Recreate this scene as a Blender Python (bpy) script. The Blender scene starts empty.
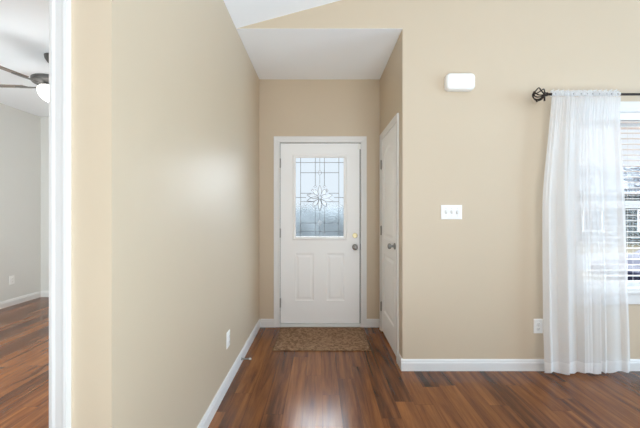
import bpy, bmesh, math, random
from mathutils import Vector, Matrix, noise
random.seed(7)
C = bpy.context.scene.collection
sc = bpy.context.scene
PI = math.pi

# ------------------------------------------------------------------ camera, world, lights, exposure
CAM_Z = 1.281
F = 314.0
cam_d = bpy.data.cameras.new('camera')
cam = bpy.data.objects.new('camera', cam_d)
C.objects.link(cam)
cam.location = (0, 0, CAM_Z)
cam.rotation_euler = (PI / 2, 0, 0)
cam_d.sensor_width = 36
cam_d.lens = F / 640 * 36
cam_d.shift_y = -1.0 / 640
cam_d.clip_start = 0.02
cam_d.clip_end = 300
sc.camera = cam

world = bpy.data.worlds.new('overcast_sky')
sc.world = world
world.use_nodes = True
wn = world.node_tree.nodes
wl = world.node_tree.links
bg = wn['Background']
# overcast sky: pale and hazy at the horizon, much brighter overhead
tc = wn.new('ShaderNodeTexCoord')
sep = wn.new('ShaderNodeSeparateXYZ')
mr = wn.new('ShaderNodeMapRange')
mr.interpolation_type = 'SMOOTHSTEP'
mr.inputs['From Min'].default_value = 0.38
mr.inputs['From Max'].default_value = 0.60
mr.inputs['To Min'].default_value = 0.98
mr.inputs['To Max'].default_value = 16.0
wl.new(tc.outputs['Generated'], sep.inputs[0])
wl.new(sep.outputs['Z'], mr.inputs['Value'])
# bright patch added to the sky for the left wall's sheen, low and right
glow_az, glow_el = math.radians(25), math.radians(3)
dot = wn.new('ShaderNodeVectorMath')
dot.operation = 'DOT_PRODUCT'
dot.inputs[1].default_value = (math.sin(glow_az) * math.cos(glow_el), math.cos(glow_az) * math.cos(glow_el), math.sin(glow_el))
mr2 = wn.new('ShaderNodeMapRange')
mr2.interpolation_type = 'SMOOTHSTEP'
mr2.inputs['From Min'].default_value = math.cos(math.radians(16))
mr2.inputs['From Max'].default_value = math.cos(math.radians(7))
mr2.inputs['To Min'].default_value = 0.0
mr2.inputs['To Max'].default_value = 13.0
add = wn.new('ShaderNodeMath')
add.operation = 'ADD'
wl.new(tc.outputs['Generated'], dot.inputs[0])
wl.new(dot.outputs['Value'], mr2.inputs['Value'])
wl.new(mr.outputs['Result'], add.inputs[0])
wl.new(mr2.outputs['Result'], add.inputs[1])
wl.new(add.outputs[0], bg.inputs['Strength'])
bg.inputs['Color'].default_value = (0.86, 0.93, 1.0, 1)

sc.view_settings.view_transform = 'Standard'
sc.view_settings.look = 'None'
sc.view_settings.gamma = 1.0
sc.view_settings.exposure = 0.0
sc.view_settings.use_curve_mapping = False
sc.cycles.max_bounces = 14
sc.cycles.diffuse_bounces = 8
sc.cycles.transparent_max_bounces = 16
sc.cycles.caustics_reflective = False
sc.cycles.sample_clamp_indirect = 6.0


def area_light(name, loc, rot, sx, sy, power, color):
    d = bpy.data.lights.new(name, 'AREA')
    d.shape = 'RECTANGLE'
    d.size = sx
    d.size_y = sy
    d.energy = power
    d.color = color
    o = bpy.data.objects.new(name, d)
    C.objects.link(o)
    o.location = loc
    o.rotation_euler = rot
    return o


# daylight through the living room's rear and side windows, then two added fills
area_light('rear_window_daylight', (1.4, -4.40, 1.5), (PI / 2 + .12, 0, 0), 4.2, 2.0, 70, (0.94, 0.97, 1.0))
area_light('side_window_daylight', (6.38, -0.2, 1.55), (PI / 2 + .08, 0, PI / 2), 3.2, 1.9, 205, (0.52, 0.79, 1.0))
area_light('floor_up_fill', (0.6, -0.75, .03), (PI, 0, 0), 2.6, 1.3, 128, (0.78, 0.92, 1.0))  # added upward fill lying on the floor, brightens the ceilings
area_light('bedroom_fill', (-2.7, 1.25, 1.25), (PI / 2 - .45, 0, 0), 1.4, 1.3, 124, (0.82, 0.94, 1.0))  # added bedroom fill; no window in the wall behind it


def lamp(name, loc, power, color, radius):
    d = bpy.data.lights.new(name, 'POINT')
    d.energy = power
    d.color = color
    d.shadow_soft_size = radius
    o = bpy.data.objects.new(name, d)
    C.objects.link(o)
    o.location = loc
    return o


# behind the camera: the living room lamp under the vault, plus an added fill
lamp('living_room_ceiling_lamp', (2.0, -0.8, 2.75), 6, (1.0, 0.98, 0.95), 0.22)
lamp('living_room_fill', (1.7, -0.9, 1.2), 4, (0.9, 0.97, 1.0), 0.25)  # added low fill point, no fixture here


# ------------------------------------------------------------------ materials
def lin(r, g, b):
    f = lambda c: (c / 255 / 12.92) if c / 255 <= 0.04045 else ((c / 255 + 0.055) / 1.055) ** 2.4
    return (f(r), f(g), f(b), 1)


def pbr(name, col, rough=0.5, metal=0.0, spec=0.5, bump=0.0, bscale=200, var=0.0, vscale=8, emit=None, estr=0):
    m = bpy.data.materials.new(name)
    m.use_nodes = True
    nt = m.node_tree
    b = nt.nodes['Principled BSDF']
    b.inputs['Base Color'].default_value = col
    b.inputs['Roughness'].default_value = rough
    b.inputs['Metallic'].default_value = metal
    b.inputs['Specular IOR Level'].default_value = spec
    if emit:
        b.inputs['Emission Color'].default_value = emit
        b.inputs['Emission Strength'].default_value = estr
    t = nt.nodes.new('ShaderNodeTexCoord')
    if var > 0:
        n = nt.nodes.new('ShaderNodeTexNoise')
        n.inputs['Scale'].default_value = vscale
        n.inputs['Detail'].default_value = 5
        mx = nt.nodes.new('ShaderNodeMix')
        mx.data_type = 'RGBA'
        mx.inputs['A'].default_value = tuple(c * (1 - var) for c in col[:3]) + (1,)
        mx.inputs['B'].default_value = tuple(min(1, c * (1 + var)) for c in col[:3]) + (1,)
        nt.links.new(t.outputs['Object'], n.inputs['Vector'])
        nt.links.new(n.outputs['Fac'], mx.inputs['Factor'])
        nt.links.new(mx.outputs['Result'], b.inputs['Base Color'])
    if bump > 0:
        n2 = nt.nodes.new('ShaderNodeTexNoise')
        n2.inputs['Scale'].default_value = bscale
        n2.inputs['Detail'].default_value = 3
        bp = nt.nodes.new('ShaderNodeBump')
        bp.inputs['Strength'].default_value = bump
        bp.inputs['Distance'].default_value = 0.002
        nt.links.new(t.outputs['Object'], n2.inputs['Vector'])
        nt.links.new(n2.outputs['Fac'], bp.inputs['Height'])
        nt.links.new(bp.outputs['Normal'], b.inputs['Normal'])
    return m


M = {}
M['wall'] = pbr('beige_wall_paint', lin(204, 187, 163), 0.42, spec=0.5, bump=0.05, bscale=140, var=0.012, vscale=3)
M['bed_wall'] = pbr('greige_wall_paint', lin(221, 220, 216), 0.65, spec=0.25, bump=0.15, bscale=140, var=0.012, vscale=3)
M['ceiling'] = pbr('ceiling_paint', lin(245, 247, 250), 0.8, spec=0.1, bump=0.2, bscale=90, var=0.01, vscale=3)
M['trim'] = pbr('white_trim_paint', lin(228, 227, 225), 0.35, spec=0.4, var=0.01, vscale=4)
M['door'] = pbr('white_door_paint', lin(247, 247, 246), 0.4, spec=0.4, bump=0.05, bscale=60, var=0.01, vscale=4)
M['plastic'] = pbr('white_plastic', lin(242, 241, 238), 0.4, spec=0.4, var=0.01)
M['plastic_grey'] = pbr('light_grey_plastic', lin(205, 205, 202), 0.45, var=0.01)
M['slot'] = pbr('dark_slot', lin(60, 58, 55), 0.6, var=0.02)
M['nickel'] = pbr('satin_nickel', lin(150, 148, 144), 0.32, metal=1.0, var=0.03, vscale=60)
M['brass'] = pbr('pale_brass', lin(205, 190, 150), 0.35, metal=0.9, var=0.03, vscale=60)
M['bronze'] = pbr('dark_bronze', lin(44, 34, 28), 0.4, metal=0.6, var=0.15, vscale=60)
M['gap'] = pbr('weatherstrip', lin(70, 68, 66), 0.8, var=0.03)
M['fan_metal'] = pbr('fan_grey_metal', lin(96, 94, 92), 0.4, metal=0.4, var=0.04)
M['fan_blade'] = pbr('fan_blade_wood', lin(120, 106, 96), 0.5, var=0.12, vscale=20)
M['bulb'] = pbr('lit_frosted_bowl', lin(250, 248, 244), 0.4, emit=(1, 0.97, 0.92, 1), estr=4, var=0.01)
M['came'] = pbr('leaded_came_metal', lin(140, 144, 150), 0.35, metal=0.7, var=0.05, vscale=80)
M['chain'] = pbr('pull_chain_metal', lin(130, 126, 118), 0.35, metal=0.9, var=0.04)
M['rubber'] = pbr('white_rubber', lin(235, 232, 226), 0.6, var=0.02)
M['vinyl'] = pbr('white_vinyl', lin(232, 233, 234), 0.4, var=0.01)
M['slat'] = pbr('white_blind_slat', lin(240, 240, 238), 0.4, var=0.01)
M['concrete'] = pbr('porch_concrete', lin(170, 168, 162), 0.85, var=0.1, vscale=12)
M['asphalt'] = pbr('street_asphalt', lin(80, 83, 85), 0.8, spec=0.04, var=0.15, vscale=3)
M['lawn'] = pbr('winter_lawn', lin(72, 68, 58), 0.9, spec=0.04, var=0.2, vscale=2)
M['hedge'] = pbr('hedge_leaves', lin(80, 84, 86), 0.8, spec=0.04, var=0.35, vscale=3)
M['navy'] = pbr('navy_car_paint', lin(11, 14, 34), 0.3, spec=0.15, var=0.04)
M['tyre'] = pbr('tyre_rubber', lin(28, 28, 30), 0.8, var=0.1)
M['car_glass'] = pbr('car_window_glass', lin(40, 46, 54), 0.1, spec=0.3, var=0.02)
M['bark'] = pbr('grey_bark', lin(110, 104, 98), 0.9, var=0.2, vscale=10)


def mat_siding():
    m = pbr('grey_lap_siding', lin(70, 72, 71), 0.7, spec=0.04)
    nt = m.node_tree
    b = nt.nodes['Principled BSDF']
    t = nt.nodes.new('ShaderNodeTexCoord')
    w = nt.nodes.new('ShaderNodeTexWave')
    w.bands_direction = 'Z'
    w.wave_profile = 'SAW'
    w.inputs['Scale'].default_value = 1.6
    r = nt.nodes.new('ShaderNodeBump')
    r.inputs['Strength'].default_value = 0.25
    r.inputs['Distance'].default_value = 0.03
    nt.links.new(t.outputs['Object'], w.inputs['Vector'])
    nt.links.new(w.outputs['Fac'], r.inputs['Height'])
    nt.links.new(r.outputs['Normal'], b.inputs['Normal'])
    return m


def mat_shingle():
    m = pbr('grey_shingles', lin(170, 176, 184), 0.85, spec=0.04)
    nt = m.node_tree
    b = nt.nodes['Principled BSDF']
    t = nt.nodes.new('ShaderNodeTexCoord')
    w = nt.nodes.new('ShaderNodeTexBrick')
    w.inputs['Scale'].default_value = 1.0
    w.inputs['Brick Width'].default_value = 0.5
    w.inputs['Row Height'].default_value = 0.28
    w.inputs['Mortar Size'].default_value = 0.03
    w.inputs['Color1'].default_value = lin(100, 104, 108)
    w.inputs['Color2'].default_value = lin(30, 33, 38)
    w.inputs['Mortar'].default_value = lin(22, 24, 28)
    nt.links.new(t.outputs['Object'], w.inputs['Vector'])
    nt.links.new(w.outputs['Color'], b.inputs['Base Color'])
    return m


def mat_floor():
    m = bpy.data.materials.new('walnut_laminate_planks')
    m.use_nodes = True
    nt = m.node_tree
    N = nt.nodes.new
    L = nt.links.new
    b = nt.nodes['Principled BSDF']
    t = N('ShaderNodeTexCoord')
    sx = N('ShaderNodeSeparateXYZ')
    L(t.outputs['Object'], sx.inputs[0])

    def math_(op, a, bb=None, c=None):
        n = N('ShaderNodeMath')
        n.operation = op
        for i, v in enumerate((a, bb, c)):
            if v is None:
                continue
            if isinstance(v, (int, float)):
                n.inputs[i].default_value = v
            else:
                L(v, n.inputs[i])
        return n.outputs[0]
    W, LEN = 0.124, 1.21
    xs = math_('DIVIDE', math_('ADD', sx.outputs['X'], 10.0 + 0.03), W)
    row = math_('FLOOR', xs)
    fx = math_('FRACT', xs)
    wn1 = N('ShaderNodeTexWhiteNoise')
    wn1.noise_dimensions = '1D'
    L(row, wn1.inputs['W'])
    ys = math_('ADD', math_('DIVIDE', math_('ADD', sx.outputs['Y'], 20.0), LEN), wn1.outputs['Value'])
    col = math_('FLOOR', ys)
    fy = math_('FRACT', ys)
    cmb = N('ShaderNodeCombineXYZ')
    L(row, cmb.inputs[0])
    L(col, cmb.inputs[1])
    wn2 = N('ShaderNodeTexWhiteNoise')
    wn2.noise_dimensions = '2D'
    L(cmb.outputs[0], wn2.inputs['Vector'])
    rnd = wn2.outputs['Value']
    # grain: noise stretched along the plank, shifted per plank
    cg = N('ShaderNodeCombineXYZ')
    L(math_('ADD', math_('MULTIPLY', sx.outputs['X'], 17.0), math_('MULTIPLY', rnd, 60.0)), cg.inputs[0])
    L(math_('ADD', math_('MULTIPLY', sx.outputs['Y'], 1.3), math_('MULTIPLY', rnd, 31.0)), cg.inputs[1])
    L(math_('MULTIPLY', rnd, 17.0), cg.inputs[2])
    g1 = N('ShaderNodeTexNoise')
    g1.inputs['Scale'].default_value = 1.0
    g1.inputs['Detail'].default_value = 6
    g1.inputs['Roughness'].default_value = 0.62
    g1.inputs['Distortion'].default_value = 0.6
    L(cg.outputs[0], g1.inputs['Vector'])
    cg2 = N('ShaderNodeCombineXYZ')
    L(math_('ADD', math_('MULTIPLY', sx.outputs['X'], 150.0), math_('MULTIPLY', rnd, 90.0)), cg2.inputs[0])
    L(math_('MULTIPLY', sx.outputs['Y'], 5.0), cg2.inputs[1])
    g2 = N('ShaderNodeTexNoise')
    g2.inputs['Scale'].default_value = 1.0
    g2.inputs['Detail'].default_value = 3
    L(cg2.outputs[0], g2.inputs['Vector'])
    v = math_('ADD', math_('MULTIPLY', g1.outputs['Fac'], 0.85), math_('MULTIPLY', g2.outputs['Fac'], 0.15))
    v = math_('ADD', v, math_('MULTIPLY', math_('SUBTRACT', rnd, 0.5), 0.20))
    ramp = N('ShaderNodeValToRGB')
    e = ramp.color_ramp.elements
    e[0].position = 0.26
    e[0].color = lin(56, 33, 20)
    e[1].position = 0.74
    e[1].color = lin(150, 96, 52)
    e2 = e.new(0.42)
    e2.color = lin(90, 51, 27)
    e3 = e.new(0.56)
    e3.color = lin(124, 74, 38)
    L(v, ramp.inputs[0])
    # seams
    dx = math_('MINIMUM', fx, math_('SUBTRACT', 1.0, fx))
    dy = math_('MINIMUM', fy, math_('SUBTRACT', 1.0, fy))
    sm = math_('MINIMUM', math_('MULTIPLY', dx, W), math_('MULTIPLY', dy, LEN))
    seam = math_('LESS_THAN', sm, 0.0012)
    mx = N('ShaderNodeMix')
    mx.data_type = 'RGBA'
    L(math_('MULTIPLY', seam, 0.6), mx.inputs['Factor'])
    L(ramp.outputs['Color'], mx.inputs['A'])
    mx.inputs['B'].default_value = lin(48, 26, 16)
    L(mx.outputs['Result'], b.inputs['Base Color'])
    L(math_('ADD', 0.19, math_('MULTIPLY', g2.outputs['Fac'], 0.06)), b.inputs['Roughness'])
    b.inputs['Specular IOR Level'].default_value = 0.44
    bp = N('ShaderNodeBump')
    bp.inputs['Strength'].default_value = 0.03
    bp.inputs['Distance'].default_value = 0.001
    L(v, bp.inputs['Height'])
    L(bp.outputs['Normal'], b.inputs['Normal'])
    return m


def mat_rug():
    m = pbr('woven_tan_rug', lin(150, 124, 98), 0.95, spec=0.05)
    nt = m.node_tree
    b = nt.nodes['Principled BSDF']
    t = nt.nodes.new('ShaderNodeTexCoord')
    n = nt.nodes.new('ShaderNodeTexNoise')
    n.inputs['Scale'].default_value = 36
    n.inputs['Detail'].default_value = 4
    n.inputs['Roughness'].default_value = 0.8
    r = nt.nodes.new('ShaderNodeValToRGB')
    r.color_ramp.elements[0].position = 0.36
    r.color_ramp.elements[0].color = lin(100, 74, 54)
    r.color_ramp.elements[1].position = 0.64
    r.color_ramp.elements[1].color = lin(172, 140, 112)
    bp = nt.nodes.new('ShaderNodeBump')
    bp.inputs['Strength'].default_value = 0.9
    bp.inputs['Distance'].default_value = 0.004
    nt.links.new(t.outputs['Object'], n.inputs['Vector'])
    nt.links.new(n.outputs['Fac'], r.inputs[0])
    nt.links.new(r.outputs['Color'], b.inputs['Base Color'])
    nt.links.new(n.outputs['Fac'], bp.inputs['Height'])
    nt.links.new(bp.outputs['Normal'], b.inputs['Normal'])
    return m


def mat_sheer(name, transp):
    m = bpy.data.materials.new(name)
    m.use_nodes = True
    nt = m.node_tree
    nt.nodes.remove(nt.nodes['Principled BSDF'])
    out = nt.nodes['Material Output']
    N = nt.nodes.new
    tr = N('ShaderNodeBsdfTransparent')
    df = N('ShaderNodeBsdfDiffuse')
    tl = N('ShaderNodeBsdfTranslucent')
    df.inputs['Color'].default_value = lin(244, 244, 244)
    tl.inputs['Color'].default_value = lin(240, 243, 247)
    t = N('ShaderNodeTexCoord')
    w = N('ShaderNodeTexNoise')
    w.inputs['Scale'].default_value = 320
    mr = N('ShaderNodeMapRange')
    mr.inputs['To Min'].default_value = transp - 0.06
    mr.inputs['To Max'].default_value = transp + 0.06
    m1 = N('ShaderNodeMixShader')
    m1.inputs[0].default_value = 0.30
    m2 = N('ShaderNodeMixShader')
    L = nt.links.new
    L(t.outputs['Object'], w.inputs['Vector'])
    L(w.outputs['Fac'], mr.inputs['Value'])
    L(df.outputs[0], m1.inputs[1])
    L(tl.outputs[0], m1.inputs[2])
    L(mr.outputs['Result'], m2.inputs[0])
    L(m1.outputs[0], m2.inputs[1])
    L(tr.outputs[0], m2.inputs[2])
    L(m2.outputs[0], out.inputs['Surface'])
    return m


def mat_clear():
    m = bpy.data.materials.new('clear_window_glass')
    m.use_nodes = True
    nt = m.node_tree
    nt.nodes.remove(nt.nodes['Principled BSDF'])
    out = nt.nodes['Material Output']
    tr = nt.nodes.new('ShaderNodeBsdfTransparent')
    gl = nt.nodes.new('ShaderNodeBsdfGlossy')
    gl.inputs['Roughness'].default_value = 0.02
    mx = nt.nodes.new('ShaderNodeMixShader')
    mx.inputs[0].default_value = 0.006
    nt.links.new(tr.outputs[0], mx.inputs[1])
    nt.links.new(gl.outputs[0], mx.inputs[2])
    nt.links.new(mx.outputs[0], out.inputs['Surface'])
    return m


def mat_textured_glass():
    m = bpy.data.materials.new('textured_door_glass')
    m.use_nodes = True
    nt = m.node_tree
    nt.nodes.remove(nt.nodes['Principled BSDF'])
    out = nt.nodes['Material Output']
    rf = nt.nodes.new('ShaderNodeBsdfRefraction')
    rf.inputs['Roughness'].default_value = 0.10
    rf.inputs['IOR'].default_value = 1.3
    rf.inputs['Color'].default_value = (0.97, 0.99, 1, 1)
    t = nt.nodes.new('ShaderNodeTexCoord')
    mp = nt.nodes.new('ShaderNodeMapping')
    mp.inputs['Scale'].default_value = (24, 24, 60)
    n = nt.nodes.new('ShaderNodeTexNoise')
    n.inputs['Scale'].default_value = 1.0
    n.inputs['Detail'].default_value = 2
    bp = nt.nodes.new('ShaderNodeBump')
    bp.inputs['Strength'].default_value = 0.5
    bp.inputs['Distance'].default_value = 0.004
    L = nt.links.new
    L(t.outputs['Object'], mp.inputs[0])
    L(mp.outputs[0], n.inputs['Vector'])
    L(n.outputs['Fac'], bp.inputs['Height'])
    L(bp.outputs['Normal'], rf.inputs['Normal'])
    L(rf.outputs[0], out.inputs['Surface'])
    return m


def mat_bevel_glass():
    m = bpy.data.materials.new('clear_bevel_glass')
    m.use_nodes = True
    nt = m.node_tree
    nt.nodes.remove(nt.nodes['Principled BSDF'])
    out = nt.nodes['Material Output']
    tr = nt.nodes.new('ShaderNodeBsdfTransparent')
    tl = nt.nodes.new('ShaderNodeBsdfTranslucent')
    tl.inputs['Color'].default_value = lin(250, 252, 255)
    mx = nt.nodes.new('ShaderNodeMixShader')
    mx.inputs[0].default_value = 0.10
    nt.links.new(tr.outputs[0], mx.inputs[1])
    nt.links.new(tl.outputs[0], mx.inputs[2])
    nt.links.new(mx.outputs[0], out.inputs['Surface'])
    return m


M['siding'] = mat_siding()
M['shingle'] = mat_shingle()
M['floor'] = mat_floor()
M['rug'] = mat_rug()
M['sheer'] = mat_sheer('sheer_curtain_cloth', 0.25)
M['sheer_hem'] = mat_sheer('sheer_doubled_cloth', 0.10)
M['clear'] = mat_clear()
M['door_glass'] = mat_textured_glass()
M['bevel'] = mat_bevel_glass()


# ------------------------------------------------------------------ mesh helpers
def box(bm, x0, x1, y0, y1, z0, z1):
    r = bmesh.ops.create_cube(bm, size=1.0)
    sx, sy, sz = x1 - x0, y1 - y0, z1 - z0
    for v in r['verts']:
        v.co = Vector((x0 + (v.co.x + .5) * sx, y0 + (v.co.y + .5) * sy, z0 + (v.co.z + .5) * sz))
    return r['verts']


def prism(bm, pts, axis, a, b):
    """polygon pts extruded along axis ('x': pts=(y,z), 'y': pts=(x,z), 'z': pts=(x,y)) between a and b"""
    def P(p, t):
        return {'x': (t, p[0], p[1]), 'y': (p[0], t, p[1]), 'z': (p[0], p[1], t)}[axis]
    va = [bm.verts.new(P(p, a)) for p in pts]
    vb = [bm.verts.new(P(p, b)) for p in pts]
    n = len(pts)
    bm.faces.new(va)
    bm.faces.new(vb[::-1])
    for i in range(n):
        bm.faces.new((va[i], vb[i], vb[(i + 1) % n], va[(i + 1) % n]))
    return va + vb


def lathe(bm, prof, origin, axis=(0, 0, 1), seg=24):
    """prof: list of (radius, height along axis)"""
    ax = Vector(axis).normalized()
    q = Vector((0, 0, 1)).rotation_difference(ax)
    o = Vector(origin)
    rings = []
    for r, h in prof:
        if r < 1e-6:
            rings.append([bm.verts.new(o + q @ Vector((0, 0, h)))])
        else:
            rings.append([bm.verts.new(o + q @ Vector((r * math.cos(2 * PI * i / seg), r * math.sin(2 * PI * i / seg), h))) for i in range(seg)])
    for a, b in zip(rings, rings[1:]):
        if len(a) == 1 and len(b) == 1:
            continue
        for i in range(seg):
            j = (i + 1) % seg
            if len(a) == 1:
                bm.faces.new((a[0], b[i], b[j]))
            elif len(b) == 1:
                bm.faces.new((a[i], b[0], a[j]))
            else:
                bm.faces.new((a[i], b[i], b[j], a[j]))
    if len(rings[0]) > 1:
        bm.faces.new(rings[0])
    if len(rings[-1]) > 1:
        bm.faces.new(rings[-1][::-1])


def tube(bm, pts, rad, seg=8, closed=False):
    pts = [Vector(p) for p in pts]
    n = len(pts)
    rads = rad if isinstance(rad, (list, tuple)) else [rad] * n
    rings = []
    s_ = None
    for i, p in enumerate(pts):
        if closed:
            d = pts[(i + 1) % n] - pts[i - 1]
        else:
            d = pts[min(i + 1, n - 1)] - pts[max(i - 1, 0)]
        d.normalize()
        if s_ is None:
            u = Vector((0, 0, 1)) if abs(d.z) < 0.9 else Vector((1, 0, 0))
            s_ = d.cross(u)
        s_ = (s_ - d * s_.dot(d)).normalized()
        t = d.cross(s_).normalized()
        rings.append([bm.verts.new(p + (s_ * math.cos(2 * PI * k / seg) + t * math.sin(2 * PI * k / seg)) * rads[i]) for k in range(seg)])
    rng = range(n) if closed else range(n - 1)
    for i in rng:
        a, b = rings[i], rings[(i + 1) % n]
        for k in range(seg):
            j = (k + 1) % seg
            bm.faces.new((a[k], b[k], b[j], a[j]))
    if not closed:
        bm.faces.new(rings[0])
        bm.faces.new(rings[-1][::-1])


def inset(poly, d):
    """offset a counter-clockwise polygon inwards by d (mitred)"""
    n = len(poly)
    out = []
    for i in range(n):
        p0, p1, p2 = Vector(poly[i - 1]), Vector(poly[i]), Vector(poly[(i + 1) % n])
        e1 = (p1 - p0).normalized()
        e2 = (p2 - p1).normalized()
        n1 = Vector((-e1.y, e1.x))
        n2 = Vector((-e2.y, e2.x))
        b = n1 + n2
        k = d / max(0.3, (1 + n1.dot(n2)))
        out.append((p1.x + b.x * k, p1.y + b.y * k))
    return out


def panel(bm, poly, prof, y0):
    """raised panel: rings at (inset, y offset) in the xz plane, last ring filled; front is -y"""
    rings = []
    for d, y in prof:
        q = inset(poly, d) if d else poly
        rings.append([bm.verts.new((p[0], y0 + y, p[1])) for p in q])
    n = len(poly)
    for a, b in zip(rings, rings[1:]):
        for i in range(n):
            j = (i + 1) % n
            bm.faces.new((a[i], a[j], b[j], b[i]))
    bm.faces.new(rings[-1])


def obj(name, bm, mat, parent=None, bevel=0.0, smooth=False, seg=2):
    bmesh.ops.recalc_face_normals(bm, faces=bm.faces[:])
    me = bpy.data.meshes.new(name)
    bm.to_mesh(me)
    bm.free()
    o = bpy.data.objects.new(name, me)
    C.objects.link(o)
    me.materials.append(M[mat])
    if parent:
        o.parent = parent
    if bevel:
        md = o.modifiers.new('bevel', 'BEVEL')
        md.width = bevel
        md.segments = seg
        md.limit_method = 'ANGLE'
    if smooth:
        for p in me.polygons:
            p.use_smooth = True
        try:
            me.set_sharp_from_angle(angle=math.radians(40))
        except Exception:
            pass
    return o


def BM():
    return bmesh.new()


def bxo(name, dims, mat, parent=None, bevel=0.0):
    bm = BM()
    box(bm, *dims)
    return obj(name, bm, mat, parent, bevel)


def empty(name, loc=(0, 0, 0), rz=0):
    o = bpy.data.objects.new(name, None)
    o.empty_display_size = 0.1
    C.objects.link(o)
    o.location = loc
    o.rotation_euler = (0, 0, rz)
    return o


def tag(o, label=None, cat=None, group=None, kind=None):
    if label:
        o['label'] = label
    if cat:
        o['category'] = cat
    if group:
        o['group'] = group
    if kind:
        o['kind'] = kind
    return o


def struct(name, bm, mat, bevel=0.0):
    return tag(obj(name, bm, mat, None, bevel), kind='structure')


def copy_tree(o, parent=None):
    c = o.copy()
    C.objects.link(c)
    if parent:
        c.parent = parent
    for ch in list(o.children):
        copy_tree(ch, c)
    return c


# ------------------------------------------------------------------ room shell
XL, XR = -0.683, 0.672          # foyer side walls
YC = 1.03                       # end of the left wall, nearest the camera
YF = 2.557                      # front wall (chime box, window)
YB = 3.53                       # entry door wall
H = 2.783                       # flat ceiling height
SL = 0.27                       # pitch of the vaulted ceiling
RIDGE = 2.9
RX = 6.5                        # right living room wall
RY = -4.5                       # rear wall
WT = 0.127
BXL, BYB = -4.27, 4.80          # bedroom left and back walls


def vault(x):
    return H + SL * (min(x, 2 * RIDGE - x) - XL)


bm = BM()
box(bm, -4.5, RX + .12, RY - .12, BYB + .12, -0.12, 0.0)
struct('floor', bm, 'floor')

bm = BM()
box(bm, XL - WT, XL, YC, BYB, 0, H)
struct('wall_left', bm, 'wall')

# wall with the bedroom doorway, facing the camera on the far left
DX0, DX1, DH = -1.70, -0.884, 2.09
bm = BM()
box(bm, DX1 + .018, XL - WT, YC, YC + WT, 0, H)
box(bm, -4.4, DX0 - .018, YC, YC + WT, 0, H)
box(bm, DX0 - .018, DX1 + .018, YC, YC + WT, DH + .018, H)
struct('wall_hall', bm, 'wall')

# bedroom
bm = BM()
box(bm, BXL - .12, BXL, YC + WT, BYB + .12, 0, H)
struct('wall_bedroom_left', bm, 'bed_wall')
bm = BM()
box(bm, BXL, XL - WT, BYB, BYB + .12, 0, H)
struct('wall_bedroom_back', bm, 'bed_wall')
bm = BM()
box(bm, BXL - .12, XL - WT, YC + WT, BYB + .12, 2.75, 2.90)
struct('ceiling_bedroom', bm, 'ceiling')

# entry wall
EX0, EX1, EH = -0.475, 0.478, 2.095
bm = BM()
box(bm, XL, EX0, YB, YB + .15, 0, H)
box(bm, EX1, XR + .115, YB, YB + .15, 0, H)
box(bm, EX0, EX1, YB, YB + .15, EH, H)
struct('wall_back', bm, 'wall')

# foyer right wall with the closet doorway
CY0, CY1, CH = 2.720, 3.410, 2.095
bm = BM()
box(bm, XR, XR + .115, YF + .14, CY0, 0, H)
box(bm, XR, XR + .115, CY1, YB, 0, H)
box(bm, XR, XR + .115, CY0, CY1, CH, H)
struct('wall_foyer_right', bm, 'wall')

# front wall with the window
WX0, WX1, WZ0, WZ1 = 2.095, 3.02, 0.640, 2.112
bm = BM()
ya, yb = YF, YF + .14
prism(bm, [(XL, H), (XR, H), (XR, vault(XR))], 'y', ya, yb)
prism(bm, [(XR, 0), (WX0, 0), (WX0, vault(WX0)), (XR, vault(XR))], 'y', ya, yb)
prism(bm, [(WX0, 0), (WX1, 0), (WX1, WZ0), (WX0, WZ0)], 'y', ya, yb)
prism(bm, [(WX0, WZ1), (WX1, WZ1), (WX1, vault(WX1)), (RIDGE, vault(RIDGE)), (WX0, vault(WX0))], 'y', ya, yb)
prism(bm, [(WX1, 0), (RX, 0), (RX, vault(RX)), (WX1, vault(WX1))], 'y', ya, yb)
struct('wall_front', bm, 'wall')

bm = BM()
box(bm, XL, XR + .115, YF + .14, YB + .15, H, H + .12)
box(bm, XL, XR, YF, YF + .14, H - .0015, H)
struct('ceiling_foyer', bm, 'ceiling')
bm = BM()
prism(bm, [(XL, vault(XL)), (RIDGE, vault(RIDGE)), (RX, vault(RX)), (RX, vault(RX) + .12), (RIDGE, vault(RIDGE) + .12), (XL, vault(XL) + .12)], 'y', RY, YF)
struct('ceiling_living', bm, 'ceiling')
bm = BM()
box(bm, -4.4, XL, RY, YC + WT, H, H + .12)
struct('ceiling_hall', bm, 'ceiling')

# unseen rest of the living room behind the camera: rear wall and right wall with window openings
bm = BM()
box(bm, -4.4, 0.0, RY - .12, RY, 0, H)
box(bm, 0.0, 4.4, RY - .12, RY, 0, 0.45)
prism(bm, [(0.0, 2.55), (4.4, 2.55), (4.4, vault(4.4)), (RIDGE, vault(RIDGE)), (0.0, vault(0.0))], 'y', RY - .12, RY)
prism(bm, [(XL, H), (0, H), (0, vault(0))], 'y', RY - .12, RY)
prism(bm, [(4.4, 0), (RX, 0), (RX, vault(RX)), (4.4, vault(4.4))], 'y', RY - .12, RY)
struct('wall_rear', bm, 'wall')
bm = BM()
box(bm, RX, RX + .12, RY, -1.2, 0, vault(RX))
box(bm, RX, RX + .12, 2.2, YF + .14, 0, vault(RX))
box(bm, RX, RX + .12, -1.2, 2.2, 0, 0.5)
box(bm, RX, RX + .12, -1.2, 2.2, 2.55, vault(RX))
struct('wall_right', bm, 'wall')
bm = BM()
box(bm, -4.52, -4.4, RY, YC + WT, 0, H)
struct('wall_hall_left', bm, 'wall')


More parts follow.
